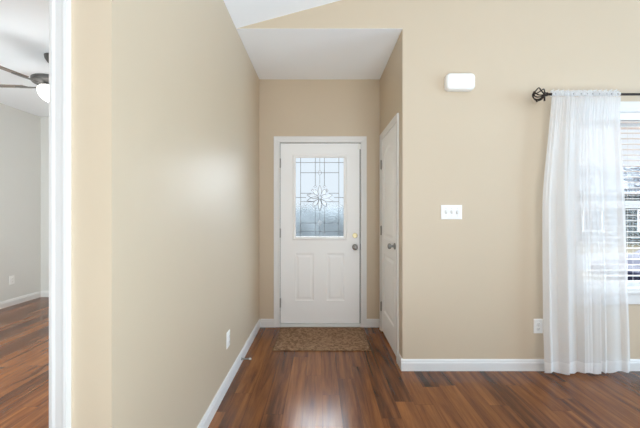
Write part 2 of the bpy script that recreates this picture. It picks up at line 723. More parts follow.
# baseboards: profiled strip
def base_strip(bm, p0, p1, nrm, h=0.092, t=0.014):
    p0, p1, nrm = Vector(p0), Vector(p1), Vector(nrm)
    prof = [(0, 0), (t, 0), (t, h * .70), (t * .75, h * .78), (t * .75, h * .86), (t * .35, h), (0, h)]
    a = [bm.verts.new((p0.x + nrm.x * d, p0.y + nrm.y * d, z)) for d, z in prof]
    b = [bm.verts.new((p1.x + nrm.x * d, p1.y + nrm.y * d, z)) for d, z in prof]
    n = len(prof)
    for i in range(n):
        j = (i + 1) % n
        bm.faces.new((a[i], a[j], b[j], b[i]))
    bm.faces.new(a)
    bm.faces.new(b[::-1])


bm = BM()
base_strip(bm, (XL, YC), (XL, YB), (1, 0))
struct('baseboard_left', bm, 'trim')
bm = BM()
base_strip(bm, (XL + .014, YB), (-0.519, YB), (0, -1))
base_strip(bm, (0.522, YB), (XR, YB), (0, -1))
struct('baseboard_back', bm, 'trim')
bm = BM()
base_strip(bm, (XR, YF), (XR, 2.671), (-1, 0))
base_strip(bm, (XR - .014, YF), (RX, YF), (0, -1))
struct('baseboard_front', bm, 'trim')
bm = BM()
base_strip(bm, (BXL, YC + WT), (BXL, BYB), (1, 0))
struct('baseboard_bedroom_left', bm, 'trim')
bm = BM()
base_strip(bm, (BXL + .014, BYB), (XL - WT, BYB), (0, -1))
struct('baseboard_bedroom_back', bm, 'trim')


# casings: three mitred profiled sides round an opening, in local xz, front -y
def casing(bm, x0, x1, h, w, t=0.017, z0=0.0):
    prof = [(0, 0.0), (0, -t * .55), (w * .18, -t * .7), (w * .35, -t * .62), (w * .7, -t * .85), (w * .85, -t), (w, -t), (w, 0.0)]
    def path(d):
        return [(x0 - d, z0), (x0 - d, h + d), (x1 + d, h + d), (x1 + d, z0)]
    rings = [[bm.verts.new((p[0], y, p[1])) for p in path(d)] for d, y in prof]
    n = len(rings)
    for k in range(n):
        a, b = rings[k], rings[(k + 1) % n]
        for i in range(3):
            bm.faces.new((a[i], a[i + 1], b[i + 1], b[i]))
    bm.faces.new([r[0] for r in rings])
    bm.faces.new([r[3] for r in rings][::-1])


# bedroom doorway trim
bm = BM()
casing(bm, DX0 - .004, DX1 + .004, DH + .004, 0.064, t=0.020)
for v in bm.verts:
    v.co.y += YC
box(bm, DX1, DX1 + .018, YC, YC + WT, 0, DH)
box(bm, DX0 - .018, DX0, YC, YC + WT, 0, DH)
box(bm, DX0 - .018, DX1 + .018, YC, YC + WT, DH, DH + .018)
struct('trim_1', bm, 'trim')

# ------------------------------------------------------------------ entry door
PD = 89.0 * 3.53 / 3.548          # px per metre at the door's face


def fx(px):
    return (px - 320) / PD


def fz(py):
    return CAM_Z + (213 - py) / PD


door = empty('door_1', (0, YB, 0))
tag(door, 'white front door with a decorative leaded glass window', 'door', kind='structure')
# jamb, casing, threshold
bm = BM()
casing(bm, -0.452, 0.456, 2.073, 0.066)
obj('casing', bm, 'trim', door)
bm = BM()
box(bm, EX0, -0.4525, 0.0, .15, 0, EH)
box(bm, 0.4565, EX1, 0.0, .15, 0, EH)
box(bm, -0.4525, 0.4565, 0.0, .15, 2.074, EH)
obj('jamb', bm, 'trim', door)
bm = BM()
prism(bm, [(-.018, 0), (.15, 0), (.15, .034), (.0, .034), (-.018, .012)], 'x', -0.452, 0.456)
obj('threshold', bm, 'plastic_grey', door, bevel=.002)
bm = BM()
box(bm, -0.4524, -0.4475, .028, .040, .034, 2.073)
box(bm, 0.4490, 0.4564, .020, .032, .034, 2.073)
box(bm, -0.4475, 0.4490, .028, .040, 2.0685, 2.0735)
obj('weatherstrip', bm, 'gap', door)

# leaf with two raised panels and an opening for the lite
LX0, LX1, LZ0, LZ1 = -0.447, 0.447, 0.041, 2.067
yf, yk = 0.012, 0.055            # face and back of the leaf
GX0, GX1, GZ0, GZ1 = fx(295.2), fx(344.2), fz(236.5), fz(157.2)   # hole
PX = [fx(295.2), fx(313.8), fx(326.6), fx(344.4)]
PZ0, PZ1 = fz(300.5), fz(253.5)
bm = BM()
box(bm, LX0, GX0, yf, yk, LZ0, LZ1)
box(bm, GX1, LX1, yf, yk, LZ0, LZ1)
box(bm, GX0, GX1, yf, yk, GZ1, LZ1)
box(bm, GX0, GX1, yf, yk, PZ1, GZ0)
box(bm, GX0, GX1, yf, yk, LZ0, PZ0)
box(bm, PX[1], PX[2], yf, yk, PZ0, PZ1)
for a, b in ((PX[0], PX[1]), (PX[2], PX[3])):
    panel(bm, [(a, PZ0), (b, PZ0), (b, PZ1), (a, PZ1)],
          [(0, 0), (.006, .007), (.016, .009), (.022, .009), (.042, .002), (.046, .0015)], yf)
obj('door_leaf', bm, 'door', door)
# lite frame
bm = BM()
w0, w1 = 0.030, 0.012
ox0, ox1, oz0, oz1 = GX0 - w0, GX1 + w0, GZ0 - w0 - .012, GZ1 + w0
outer = [(ox0, oz0), (ox1, oz0), (ox1, oz1), (ox0, oz1)]
prof = [(0, 0), (.004, -.007), (.012, -.012), (.022, -.013), (.030, -.009), (.036, -.001), (.036, .012)]
rings = [[bm.verts.new((p[0], yf + y, p[1])) for p in inset(outer, d)] for d, y in prof]
for a, b in zip(rings, rings[1:]):
    for i in range(4):
        j = (i + 1) % 4
        bm.faces.new((a[i], a[j], b[j], b[i]))
obj('glass_frame', bm, 'door', door, smooth=True)
# glass, cames, bevels
glass = bxo('glass_pane', (GX0 - .002, GX1 + .002, yf + .016, yf + .024, GZ0 - .003, GZ1 + .003), 'door_glass', door)
yc = yf + .0145
cames = BM()


def came(pts, r=0.0028, closed=False):
    tube(cames, [(fx(p[0]), yc, fz(p[1])) for p in pts], r, 5, closed)


for x in (300.6, 338.9):
    came([(x, 157), (x, 236.8)])
for y in (162.4, 231.8):
    came([(295, y), (344.5, y)])
came([(300.6, 172.6), (338.9, 172.6)])
came([(300.6, 193.2), (311, 193.2)])
came([(328.8, 193.2), (338.9, 193.2)])
came([(295, 197.5), (306, 197.5)])
came([(334, 197.5), (344.5, 197.5)])
came([(300.6, 201.7), (313, 201.7)])
came([(327, 201.7), (338.9, 201.7)])
came([(300.6, 223), (317, 223)])
came([(322.6, 223), (338.9, 223)])
for x in (315.3, 324.4):
    came([(x, 157), (x, 186)])
    came([(x, 207), (x, 236.8)], 0.002)
came([(319.8, 157), (319.8, 170)], 0.002)
came([(319.8, 175), (319.8, 184)], 0.002)
came([(319.8, 213), (319.8, 220)], 0.002)
came([(319.8, 226), (319.8, 236.8)], 0.002)
bev = BM()
cx, cy = 319.8, 197.5


def petal(ang, length, width, tip=0.55, r=0.003):
    """closed leaf outline from the flower's centre"""
    n = 12
    up, dn = [], []
    for i in range(n + 1):
        t = i / n
        w = width * (math.sin(PI * t ** tip))
        up.append((t * length, w / 2))
        dn.append((t * length, -w / 2))
    loop = up + dn[-2:0:-1]
    ca, sa = math.cos(ang), math.sin(ang)
    pts = [(cx + (1.2 + p[0]) * ca - p[1] * sa, cy - ((1.2 + p[0]) * sa + p[1] * ca)) for p in loop]
    came(pts, r, True)
    vs = [bev.verts.new((fx(p[0]), yc + .0005, fz(p[1]))) for p in pts]
    cen = sum(pts[i][0] for i in range(len(pts))) / len(pts), sum(pts[i][1] for i in range(len(pts))) / len(pts)
    c = bev.verts.new((fx(cen[0]), yc - .003, fz(cen[1])))
    for i in range(len(vs)):
        bev.faces.new((vs[i], vs[(i + 1) % len(vs)], c))


for a in (12, 168, -14, 194):
    petal(math.radians(a), 12.2, 4.4, 0.8)
for a in (52, 128, -52, -128):
    petal(math.radians(a), 10.0, 4.0, 1.35)
petal(math.radians(90), 11.5, 3.6, 0.9)
petal(math.radians(-90), 12.5, 3.6, 0.9)


def diamond(x, y, w, h):
    pts = [(x - w, y), (x, y - h), (x + w, y), (x, y + h)]
    came(pts, 0.0028, True)
    vs = [bev.verts.new((fx(p[0]), yc + .0005, fz(p[1]))) for p in pts]
    c = bev.verts.new((fx(x), yc - .003, fz(y)))
    for i in range(4):
        bev.faces.new((vs[i], vs[(i + 1) % 4], c))


diamond(319.8, 172.6, 2.2, 2.8)
diamond(319.8, 222.6, 2.4, 3.0)
for sxn in (-1, 1):
    diamond(319.8 + sxn * 4.6, 186.4, 1.6, 1.6)
    diamond(319.8 + sxn * 7.2, 190.4, 1.4, 1.4)
    diamond(319.8 + sxn * 5.2, 208.0, 1.5, 1.6)
obj('leaded_came', cames, 'came', glass)
obj('bevel_cluster', bev, 'bevel', glass)


def hinge(parent, x, z, y=-.004, h=.10):
    bm = BM()
    for k in range(5):
        z0 = z - h / 2 + k * h / 5
        lathe(bm, [(.0085, z0 + .001), (.0085, z0 + h / 5 - .001)], (x, y, 0), seg=12)
    lathe(bm, [(.0065, z - h / 2), (.0065, z + h / 2)], (x, y, 0), seg=10)
    lathe(bm, [(.004, z + h / 2), (.006, z + h / 2 + .004), (.0, z + h / 2 + .010)], (x, y, 0), seg=10)
    return obj('hinge', bm, 'nickel', parent, smooth=True)


for py in (163.5, 233, 302.5):
    hinge(door, -0.4475, fz(py), y=-.001)


def knob(parent, x, z, y, mat='nickel', name='knob', s=1.0):
    bm = BM()
    lathe(bm, [(0, 0), (.033 * s, 0), (.033 * s, .004), (.028 * s, .010), (.013 * s, .013), (.011 * s, .030), (.016 * s, .034),
               (.026 * s, .040), (.0285 * s, .050), (.026 * s, .059), (.018 * s, .064), (0, .066)], (x, y, z), (0, -1, 0), 28)
    return obj(name, bm, mat, parent, smooth=True)


knob(door, fx(354.9), fz(247), yf)
bm = BM()
lathe(bm, [(0, 0), (.029, 0), (.029, .006), (.024, .011), (.010, .012), (0, .012)], (fx(354.9), yf, fz(235.5)), (0, -1, 0), 28)
dbo = obj('deadbolt', bm, 'brass', door, smooth=True)
bm = BM()
box(bm, fx(354.9) - .013, fx(354.9) + .013, yf - .026, yf - .011, fz(235.5) - .0045, fz(235.5) + .0045)
obj('thumb_turn', bm, 'brass', dbo, bevel=.002)
bxo('strike_plate', (0.4490, 0.4640, -.002, .012, fz(250), fz(243.5)), 'gap', door, bevel=.001)

# alarm contact at the top of the door
bm = BM()
box(bm, fx(357.6), fx(360.3), yf - .015, yf, fz(149.5), fz(144))
cs = obj('door_contact_sensor', bm, 'plastic', None, bevel=.003)
cs.location = (0, YB, 0)
tag(cs, 'small white alarm contact at the top right corner of the front door', 'sensor')

# ------------------------------------------------------------------ closet door (right foyer wall, facing left)
# local x runs from the far (hinge) side to the near (knob) side, front is local -y
cd = empty('door_2', (XR, 3.40, 0), -PI / 2)
tag(cd, 'white two panel closet door on the right side of the foyer', 'door', kind='structure')
Wd = 0.67
bm = BM()
casing(bm, 0.0, Wd, 2.073, 0.060)
obj('casing', bm, 'trim', cd)
bm = BM()
box(bm, -.010, -.0005, 0, .115, 0, 2.095)
box(bm, Wd + .0005, Wd + .010, 0, .115, 0, 2.095)
box(bm, -.0005, Wd + .0005, 0, .115, 2.075, 2.095)
obj('jamb', bm, 'trim', cd)
bm = BM()
a0, a1 = 0.004, Wd - .004
z0, z1 = 0.022, 2.069
yl, yb2 = -.004, .031
st = .105
box(bm, a0, a0 + st, yl, yb2, z0, z1)
box(bm, a1 - st, a1, yl, yb2, z0, z1)
box(bm, a0 + st, a1 - st, yl, yb2, z0, .25)
box(bm, a0 + st, a1 - st, yl, yb2, .86, 1.02)
box(bm, a0 + st, a1 - st, yl, yb2, 1.945, z1)
pprof = [(0, 0), (.007, .008), (.018, .010), (.026, .010), (.050, .002), (.055, .0015)]
xa, xb = a0 + st, a1 - st
panel(bm, [(xa, .25), (xb, .25), (xb, .86), (xa, .86)], pprof, yl)
arch = [(xa, 1.02), (xb, 1.02)]
spr, rise = 1.86, .085
na = 16
for i in range(na + 1):
    t = i / na
    x = xb + (xa - xb) * t
    arch.append((x, spr + rise * math.sin(PI * t) ** .9))
panel(bm, arch, pprof, yl)
# spandrels above the arch
va = [bm.verts.new((p[0], yl, p[1])) for p in arch[2:]]
vt = [bm.verts.new((p[0], yl, 1.945)) for p in arch[2:]]
for i in range(na):
    bm.faces.new((va[i], va[i + 1], vt[i + 1], vt[i]))
obj('door_leaf', bm, 'door', cd)
for z in (1.80, 1.09, .27):
    hinge(cd, 0.001, z, y=-.010, h=.095)
knob(cd, a1 - .062, .985, yl, s=.9)

# ------------------------------------------------------------------ window
win = empty('window_1', (0, YF, 0))
tag(win, 'white double hung window behind the sheer curtain', 'window', kind='structure')
bm = BM()
casing(bm, WX0 + .004, WX1 - .004, WZ1 - .004, 0.075, z0=WZ0)
obj('casing', bm, 'trim', win)
bm = BM()
box(bm, WX0, WX0 + .012, 0, .14, WZ0, WZ1)
box(bm, WX1 - .012, WX1, 0, .14, WZ0, WZ1)
box(bm, WX0, WX1, 0, .14, WZ1 - .012, WZ1)
box(bm, WX0, WX1, .06, .14, WZ0, WZ0 + .012)
obj('window_frame', bm, 'vinyl', win)
bm = BM()
box(bm, WX0 - .095, WX1 + .095, -.038, .06, WZ0 - .010, WZ0 + .012)
obj('window_sill', bm, 'trim', win, bevel=.005)
bm = BM()
box(bm, WX0 - .07, WX1 + .07, -.016, 0, WZ0 - .100, WZ0 - .010)
obj('apron', bm, 'trim', win, bevel=.004)
sx0, sx1 = WX0 + .012, WX1 - .012
mz = 1.352


def sash(z0, z1, y0, y1, st, rb, rt):
    bm = BM()
    box(bm, sx0, sx0 + st, y0, y1, z0, z1)
    box(bm, sx1 - st, sx1, y0, y1, z0, z1)
    box(bm, sx0 + st, sx1 - st, y0, y1, z0, z0 + rb)
    box(bm, sx0 + st, sx1 - st, y0, y1, z1 - rt, z1)
    s = obj('sash', bm, 'vinyl', win, bevel=.003)
    bxo('pane', (sx0 + st - .004, sx1 - st + .004, (y0 + y1) / 2 - .003, (y0 + y1) / 2 + .003, z0 + rb - .004, z1 - rt + .004), 'clear', s)


sash(WZ0 + .012, mz + .032, .066, .096, .045, .055, .034)
sash(mz - .030, WZ1 - .012, .098, .128, .045, .034, .105)

# blind
bl = empty('window_blind', (0, YF, 0))
tag(bl, 'white horizontal slat blind in the window beside the sheer curtain', 'blind')
bx0, bx1 = sx0 + .004, sx1 - .004
bxo('valance', (bx0, bx1, .004, .010, 2.040, WZ1 - .014), 'slat', bl, bevel=.002)
bxo('headrail', (bx0, bx1, .012, .055, 2.058, WZ1 - .014), 'slat', bl, bevel=.002)
bm = BM()
n = 8
tp = [(0.008 + .048 * i / n, .0035 * math.sin(PI * i / n)) for i in range(n + 1)]
prof = [(p[0], p[1] + .0014) for p in tp] + [(p[0], p[1] - .0014) for p in tp[::-1]]
prism(bm, prof, 'x', bx0, bx1)
s0 = obj('slat', bm, 'slat', bl)
zs = [2.030 - .0452 * k for k in range(30)]
s0.location.z = zs[0]
for z in zs[1:]:
    s = s0.copy()
    C.objects.link(s)
    s.parent = bl
    s.location.z = z
bxo('bottom_rail', (bx0, bx1, .008, .056, WZ0 + .014, WZ0 + .032), 'slat', bl, bevel=.003)
for x in (bx0 + .14, (bx0 + bx1) / 2, bx1 - .14):
    bm = BM()
    for y in (.009, .055):
        tube(bm, [(x, y, WZ0 + .03), (x, y, 2.06)], .0011, 6)
    obj('ladder_cord', bm, 'slat', bl)

# the unseen living room windows: frames in their openings
w2 = empty('window_2', (0, RY, 0))
tag(w2, kind='structure')
bm = BM()
for x in (0.0, 1.44, 2.90, 4.35):
    box(bm, x, x + .05, -.09, -.03, .45, 2.55)
box(bm, 0, 4.4, -.09, -.03, .45, .50)
box(bm, 0, 4.4, -.09, -.03, 2.50, 2.55)
obj('window_frame', bm, 'vinyl', w2)
w3 = empty('window_3', (RX, 0, 0))
tag(w3, kind='structure')
bm = BM()
for y in (-1.2, .47, 2.15):
    box(bm, .03, .09, y, y + .05, .5, 2.55)
box(bm, .03, .09, -1.2, 2.2, .5, .55)
box(bm, .03, .09, -1.2, 2.2, 2.5, 2.55)
obj('window_frame', bm, 'vinyl', w3)

# ------------------------------------------------------------------ curtain rod and sheer curtain
DR = 2.462                                   # depth of the rod from the camera
RZ = CAM_Z + (213 - 94.3) * DR / F
rod = empty('curtain_rod', (1.80, DR, RZ))
tag(rod, 'dark bronze curtain rod with a twisted cage finial above the window', 'curtain rod')
bm = BM()
lathe(bm, [(.0095, -.02), (.0095, 1.65)], (0, 0, 0), (1, 0, 0), 16)
obj('rod', bm, 'bronze', rod, smooth=True)


def finial(x0, sgn):
    bm = BM()
    lathe(bm, [(.013, 0), (.016, .006), (.012, .012), (.016, .018), (.013, .028)], (x0, 0, 0), (sgn, 0, 0), 16)
    f = obj('finial', bm, 'bronze', rod, smooth=True)
    bm = BM()
    lathe(bm, [(.010, .104), (.012, .110), (.007, .117), (0, .121)], (x0, 0, 0), (sgn, 0, 0), 12)
    obj('finial_tip', bm, 'bronze', f, smooth=True)
    bm = BM()
    for k in range(6):
        pts = []
        for i in range(23):
            t = i / 22
            a = 2 * PI * k / 6 + t * 1.2
            r = .009 + .040 * math.sin(PI * t) ** .8
            pts.append((x0 + sgn * (.026 + .084 * t), r * math.cos(a), r * math.sin(a)))
        tube(bm, pts, .0045, 7)
    obj('cage', bm, 'bronze', f, smooth=True)


finial(-.016, -1)
finial(1.65, 1)
for x in (-.040, 1.61):
    bm = BM()
    tube(bm, [(x, .012, -.012), (x, .03, -.024), (x, YF - DR - .004, -.024)], .006, 8)
    tube(bm, [(x, -.013, -.004), (x, -.006, -.014), (x, .008, -.014), (x, .014, .004)], .006, 8)
    tube(bm, [(x, 0, -.012), (x, 0, -.052)], .0065, 8)
    br = obj('bracket', bm, 'bronze', rod, smooth=True)
    bm = BM()
    lathe(bm, [(0, 0), (.034, 0), (.034, .003), (.028, .005), (0, .005)], (x, YF - DR, -.010), (0, -1, 0), 24)
    obj('wall_plate', bm, 'wall', br, smooth=True)

cur = empty('sheer_curtain', (2.05, DR, 0.02))
tag(cur, 'long white sheer curtain hanging from the dark rod over the window', 'curtain')


def smooth01(t):
    t = max(0, min(1, t))
    return t * t * (3 - 2 * t)


FOLDS = [(0, .004), (.05, -.020), (.10, .006), (.17, .010), (.25, -.040), (.275, -.010), (.33, .004), (.40, .018), (.44, -.026),
         (.53, -.020), (.62, -.028), (.665, .006), (.70, -.010), (.735, .012), (.82, .002), (.91, .014), (.96, -.004), (1.0, .008)]


def cloth_point(u, z):
    """u across the cloth 0..1, z height -> world point"""
    top = RZ
    t = max(0.0, min(1.0, (top - z) / top))         # 0 at rod, 1 at floor
    xl = 1.812 - .062 * smooth01(t * 2.4) + .01 * smooth01((t - .8) * 5)
    xr = 2.345 + .055 * smooth01(t * 2.0) + .045 * smooth01((t - .35) * 1.6)
    k = .12 + .88 * smooth01(t * 1.5)
    f = 0.0
    for (u0, f0), (u1, f1) in zip(FOLDS, FOLDS[1:]):
        if u0 <= u <= u1:
            f = f0 + (f1 - f0) * smooth01((u - u0) / (u1 - u0))
            break
    ph = 2 * PI * (u * 13 + .5 * math.sin(2 * PI * u * 1.7 + .6) + .3 * math.sin(2 * PI * u * 4.1))
    ruff = math.sin(2 * PI * u * 27) * .006 * (1 - smooth01(t * 5))
    small = (.0050 - .0036 * smooth01(t * 1.2)) * math.sin(ph)
    y = DR + f * k * (1 + .15 * math.sin(3 * t + 7 * u)) + ruff + small + .008 * math.sin(t * 5 + u * 4) * t
    y -= .011 * (1 - smooth01(t * 9))
    x = xl + (xr - xl) * (u + .004 * k * math.cos(ph))
    return x, y


def cloth(name, zs, nu, mat, parent, off=0.0):
    bm = BM()
    rows = []
    for z in zs:
        r = []
        for i in range(nu + 1):
            u = i / nu
            x, y = cloth_point(u, z(u) if callable(z) else z)
            zz = z(u) if callable(z) else z
            r.append(bm.verts.new((x - 2.05, y - DR + off, zz - .02)))
        rows.append(r)
    for a, b in zip(rows, rows[1:]):
        for i in range(nu):
            bm.faces.new((a[i], a[i + 1], b[i + 1], b[i]))
    return obj(name, bm, mat, parent, smooth=True)


nv = 60
hemtop = .115
zb = lambda u: .028 + .012 * math.sin(9 * u + 1) * math.sin(23 * u)
rows = [RZ - .022 - (RZ - .022 - hemtop) * i / nv for i in range(nv + 1)]
cloth('curtain_panel', rows, 320, 'sheer', cur)
hem_rows = [lambda u, i=i: hemtop + (zb(u) - hemtop) * i / 6 for i in range(7)]
cloth('hem', hem_rows, 320, 'sheer_hem', cur)
# rod pocket and ruffled heading: a sleeve round the rod
bm = BM()
nu = 320
sec = []
for k in range(13):
    a = -PI / 2 - .25 - (2 * PI - .5) * k / 12
    sec.append((math.cos(a) * .0125, math.sin(a) * .017))
rings = []
for i in range(nu + 1):
    u = i / nu
    x = 1.812 + (2.345 - 1.812) * u
    rr = 1 + .22 * math.sin(2 * PI * u * 24 + 5 * math.sin(9 * u)) + .12 * math.sin(2 * PI * u * 11 + 1)
    rings.append([bm.verts.new((x - 2.05, s[0] * rr, RZ - .02 + s[1] * (1 + .12 * math.sin(2 * PI * u * 27)))) for s in sec])
for a, b in zip(rings, rings[1:]):
    for k in range(12):
        bm.faces.new((a[k], a[k + 1], b[k + 1], b[k]))
obj('rod_pocket', bm, 'sheer_hem', cur, smooth=True)
bm = BM()
rows2 = []
for j in range(4):
    r = []
    for i in range(nu + 1):
        u = i / nu
        x = 1.812 + (2.345 - 1.812) * u
        r.append(bm.verts.new((x - 2.05, (.004 + .004 * j) * math.sin(2 * PI * u * 27 + .3 * j), RZ - .02 + .017 + j * (.0045 + .0012 * math.sin(2 * PI * u * 13)))))
    rows2.append(r)
for a, b in zip(rows2, rows2[1:]):
    for i in range(nu):
        bm.faces.new((a[i], a[i + 1], b[i + 1], b[i]))
obj('ruffle', bm, 'sheer_hem', cur, smooth=True)

# ------------------------------------------------------------------ things on the walls
sF = F / YF
# door chime
chx, chz = (458.3 - 320) / sF, CAM_Z + (213 - 83.6) / sF
ch = empty('door_chime', (chx, YF, chz))
tag(ch, 'white rounded door chime box high on the beige wall', 'door chime')
bm = BM()
hw, hh, dp, cr_ = .116, .066, .052, .034
poly = []
for (px, pz, a0_) in ((hw - cr_, hh - cr_, 0), (-hw + cr_, hh - cr_, 90), (-hw + cr_, -hh + cr_, 180), (hw - cr_, -hh + cr_, 270)):
    for i in range(6):
        a = math.radians(a0_ + 90 * i / 5)
        poly.append((px + cr_ * math.cos(a), pz + cr_ * math.sin(a)))
panel(bm, poly, [(0, 0), (0, -dp + .014), (.003, -dp + .007), (.008, -dp + .002), (.015, -dp)], 0)
obj('cover', bm, 'plastic', ch, smooth=True)
bm = BM()
panel(bm, inset(poly, .006), [(0, 0), (0, -.006)], 0)
obj('back_plate', bm, 'plastic_grey', ch)
ch.location.y = YF - .001


def plate(bm, w, h, t=.006):
    p = [(-w / 2, -h / 2), (w / 2, -h / 2), (w / 2, h / 2), (-w / 2, h / 2)]
    panel(bm, p, [(0, 0), (0, -t * .4), (.003, -t * .85), (.006, -t)], 0)


def outlet(loc, rz, label):
    o = empty('wall_outlet', loc, rz)
    tag(o, label, 'outlet')
    bm = BM()
    plate(bm, .074, .118)
    obj('cover_plate', bm, 'plastic', o)
    for s in (1, -1):
        bm = BM()
        lathe(bm, [(.0170, 0), (.0170, .0085), (.0155, .0095), (0, .0095)], (0, 0, s * .0195), (0, -1, 0), 20)
        rc = obj('receptacle', bm, 'plastic', o, smooth=True)
        bm = BM()
        for dx, hh_ in ((-.0062, .008), (.0062, .0065)):
            box(bm, dx - .001, dx + .001, -.0099, -.0090, s * .0195 + .002 - hh_ / 2, s * .0195 + .002 + hh_ / 2)
        box(bm, -.002, .002, -.0099, -.0090, s * .0195 - .009, s * .0195 - .0055)
        obj('slots', bm, 'slot', rc)
    bm = BM()
    lathe(bm, [(.003, 0), (.003, .0068), (0, .0072)], (0, 0, 0), (0, -1, 0), 10)
    obj('screw', bm, 'plastic_grey', o)
    return o


outlet(((538 - 320) / sF, YF, CAM_Z + (213 - 326) / sF), 0, 'white wall outlet low on the beige wall beside the sheer curtain')
outlet((XL, 2.33, .345), PI / 2, 'white wall outlet low on the left foyer wall near the door stop')
outlet((BXL, 4.35, .352), PI / 2, 'white wall outlet low on the grey bedroom wall')

sw = empty('light_switch', ((451.3 - 320) / sF, YF, CAM_Z + (213 - 212.2) / sF))
tag(sw, 'white three gang toggle light switch plate on the beige wall', 'light switch')
bm = BM()
plate(bm, .172, .117)
obj('cover_plate', bm, 'plastic', sw)
for k, x in enumerate((-.046, 0, .046)):
    bm = BM()
    panel(bm, [(x - .008, -.014), (x + .008, -.014), (x + .008, .014), (x - .008, .014)], [(0, -.006), (.001, -.0075), (.0022, -.0068)], 0)
    tg = obj('toggle_surround', bm, 'plastic_grey', sw)
    bm = BM()
    d = 1 if k != 2 else -1
    prism(bm, [(-.006, -.006 * d), (-.006, .006 * d), (-.017, .013 * d), (-.019, .006 * d)], 'x', x - .005, x + .005)
    obj('toggle', bm, 'plastic', tg, bevel=.0015)
    for z in (-.030, .030):
        bm = BM()
        lathe(bm, [(.003, 0), (.003, .0066), (0, .0070)], (x, 0, z), (0, -1, 0), 10)
        obj('screw', bm, 'plastic_grey', sw)

# spring door stop on the left baseboard
ds = empty('door_stop', (XL + .0135, 2.672, .040))
tag(ds, 'springy metal door stop with white tip on the left baseboard', 'door stop')
bm = BM()
lathe(bm, [(0, 0), (.011, 0), (.011, .004), (.006, .009), (0, .010)], (0, 0, 0), (1, 0, 0), 16)
obj('base', bm, 'nickel', ds, smooth=True)
bm = BM()
pts = []
for i in range(161):
    t = i / 160
    a = t * 2 * PI * 14
    r = .0052 - .001 * t
    pts.append((.006 + .064 * t, r * math.cos(a), r * math.sin(a)))
tube(bm, pts, .0016, 5)
lathe(bm, [(.0042, .004), (.0034, .070)], (0, 0, 0), (1, 0, 0), 10)
obj('spring', bm, 'nickel', ds, smooth=True)
bm = BM()
lathe(bm, [(0, .066), (.008, .066), (.0085, .078), (.006, .084), (0, .085)], (0, 0, 0), (1, 0, 0), 14)
obj('tip', bm, 'rubber', ds, smooth=True)

# ------------------------------------------------------------------ door mat
mat_ = empty('door_mat', (0.018, 3.205, 0))
tag(mat_, 'tan woven door mat on the wood floor before the front door', 'door mat')
bm = BM()
nx, ny = 60, 40
hw, hd = .456, .288
g = [[None] * (ny + 1) for _ in range(nx + 1)]
for i in range(nx + 1):
    for j in range(ny + 1):
        x = -hw + 2 * hw * i / nx
        y = -hd + 2 * hd * j / ny
        e = min(i, nx - i, j, ny - j)
        z = (.005 if e == 0 else .010) + .0012 * noise.noise(Vector((x * 40, y * 40, 3)))
        g[i][j] = bm.verts.new((x, y, z))
for i in range(nx):
    for j in range(ny):
        bm.faces.new((g[i][j], g[i + 1][j], g[i + 1][j + 1], g[i][j + 1]))
edge = [g[i][0] for i in range(nx + 1)] + [g[nx][j] for j in range(1, ny + 1)] + [g[i][ny] for i in range(nx - 1, -1, -1)] + [g[0][j] for j in range(ny - 1, 0, -1)]
lowr = [bm.verts.new((v.co.x, v.co.y, .0005)) for v in edge]
for i in range(len(edge)):
    j = (i + 1) % len(edge)
    bm.faces.new((edge[i], edge[j], lowr[j], lowr[i]))
bm.faces.new(lowr)
obj('pile', bm, 'rug', mat_, smooth=True)
bm = BM()
loop = [(-hw, -hd), (hw, -hd), (hw, hd), (-hw, hd)]
tube(bm, [(x, y, .0055) for x, y in loop], .005, 8, closed=True)
obj('bound_edge', bm, 'rug', mat_, smooth=True)

# ------------------------------------------------------------------ bedroom ceiling fan
FX, FY = -2.50, 2.95
fan = empty('ceiling_fan', (FX, FY, 2.75))
tag(fan, 'ceiling fan with brown blades and a lit bowl in the bedroom', 'ceiling fan')
bm = BM()
lathe(bm, [(0, 0), (.072, 0), (.068, -.03), (.046, -.065), (.020, -.085), (0, -.086)], (0, 0, 0), seg=28)
obj('canopy', bm, 'fan_metal', fan, smooth=True)
bm = BM()
lathe(bm, [(.013, -.06), (.013, -.24)], (0, 0, 0), seg=14)
obj('downrod', bm, 'fan_metal', fan, smooth=True)
bm = BM()
lathe(bm, [(0, -.216), (.05, -.217), (.140, -.221), (.160, -.227), (.165, -.233), (.165, -.258), (.158, -.266), (.10, -.270), (0, -.271)], (0, 0, 0), seg=36)
obj('motor_housing', bm, 'fan_metal', fan, smooth=True)
bm = BM()
lathe(bm, [(.075, -.265), (.08, -.29), (.085, -.305), (0, -.306)], (0, 0, 0), seg=28)
lk = obj('light_kit', bm, 'fan_metal', fan, smooth=True)
bm = BM()
prof = [(0.0, -.302), (.108, -.302), (.118, -.318)]
for i in range(1, 11):
    a = PI / 2 * i / 10
    prof.append((.120 * math.cos(a) if i < 10 else 0, -.330 - .108 * math.sin(a)))
lathe(bm, prof, (0, 0, 0), seg=32)
obj('lamp_bowl', bm, 'bulb', lk, smooth=True)
bm = BM()
lathe(bm, [(.010, -.433), (.012, -.442), (.006, -.452), (0, -.458)], (0, 0, 0), seg=12)
obj('finial', bm, 'fan_metal', lk, smooth=True)
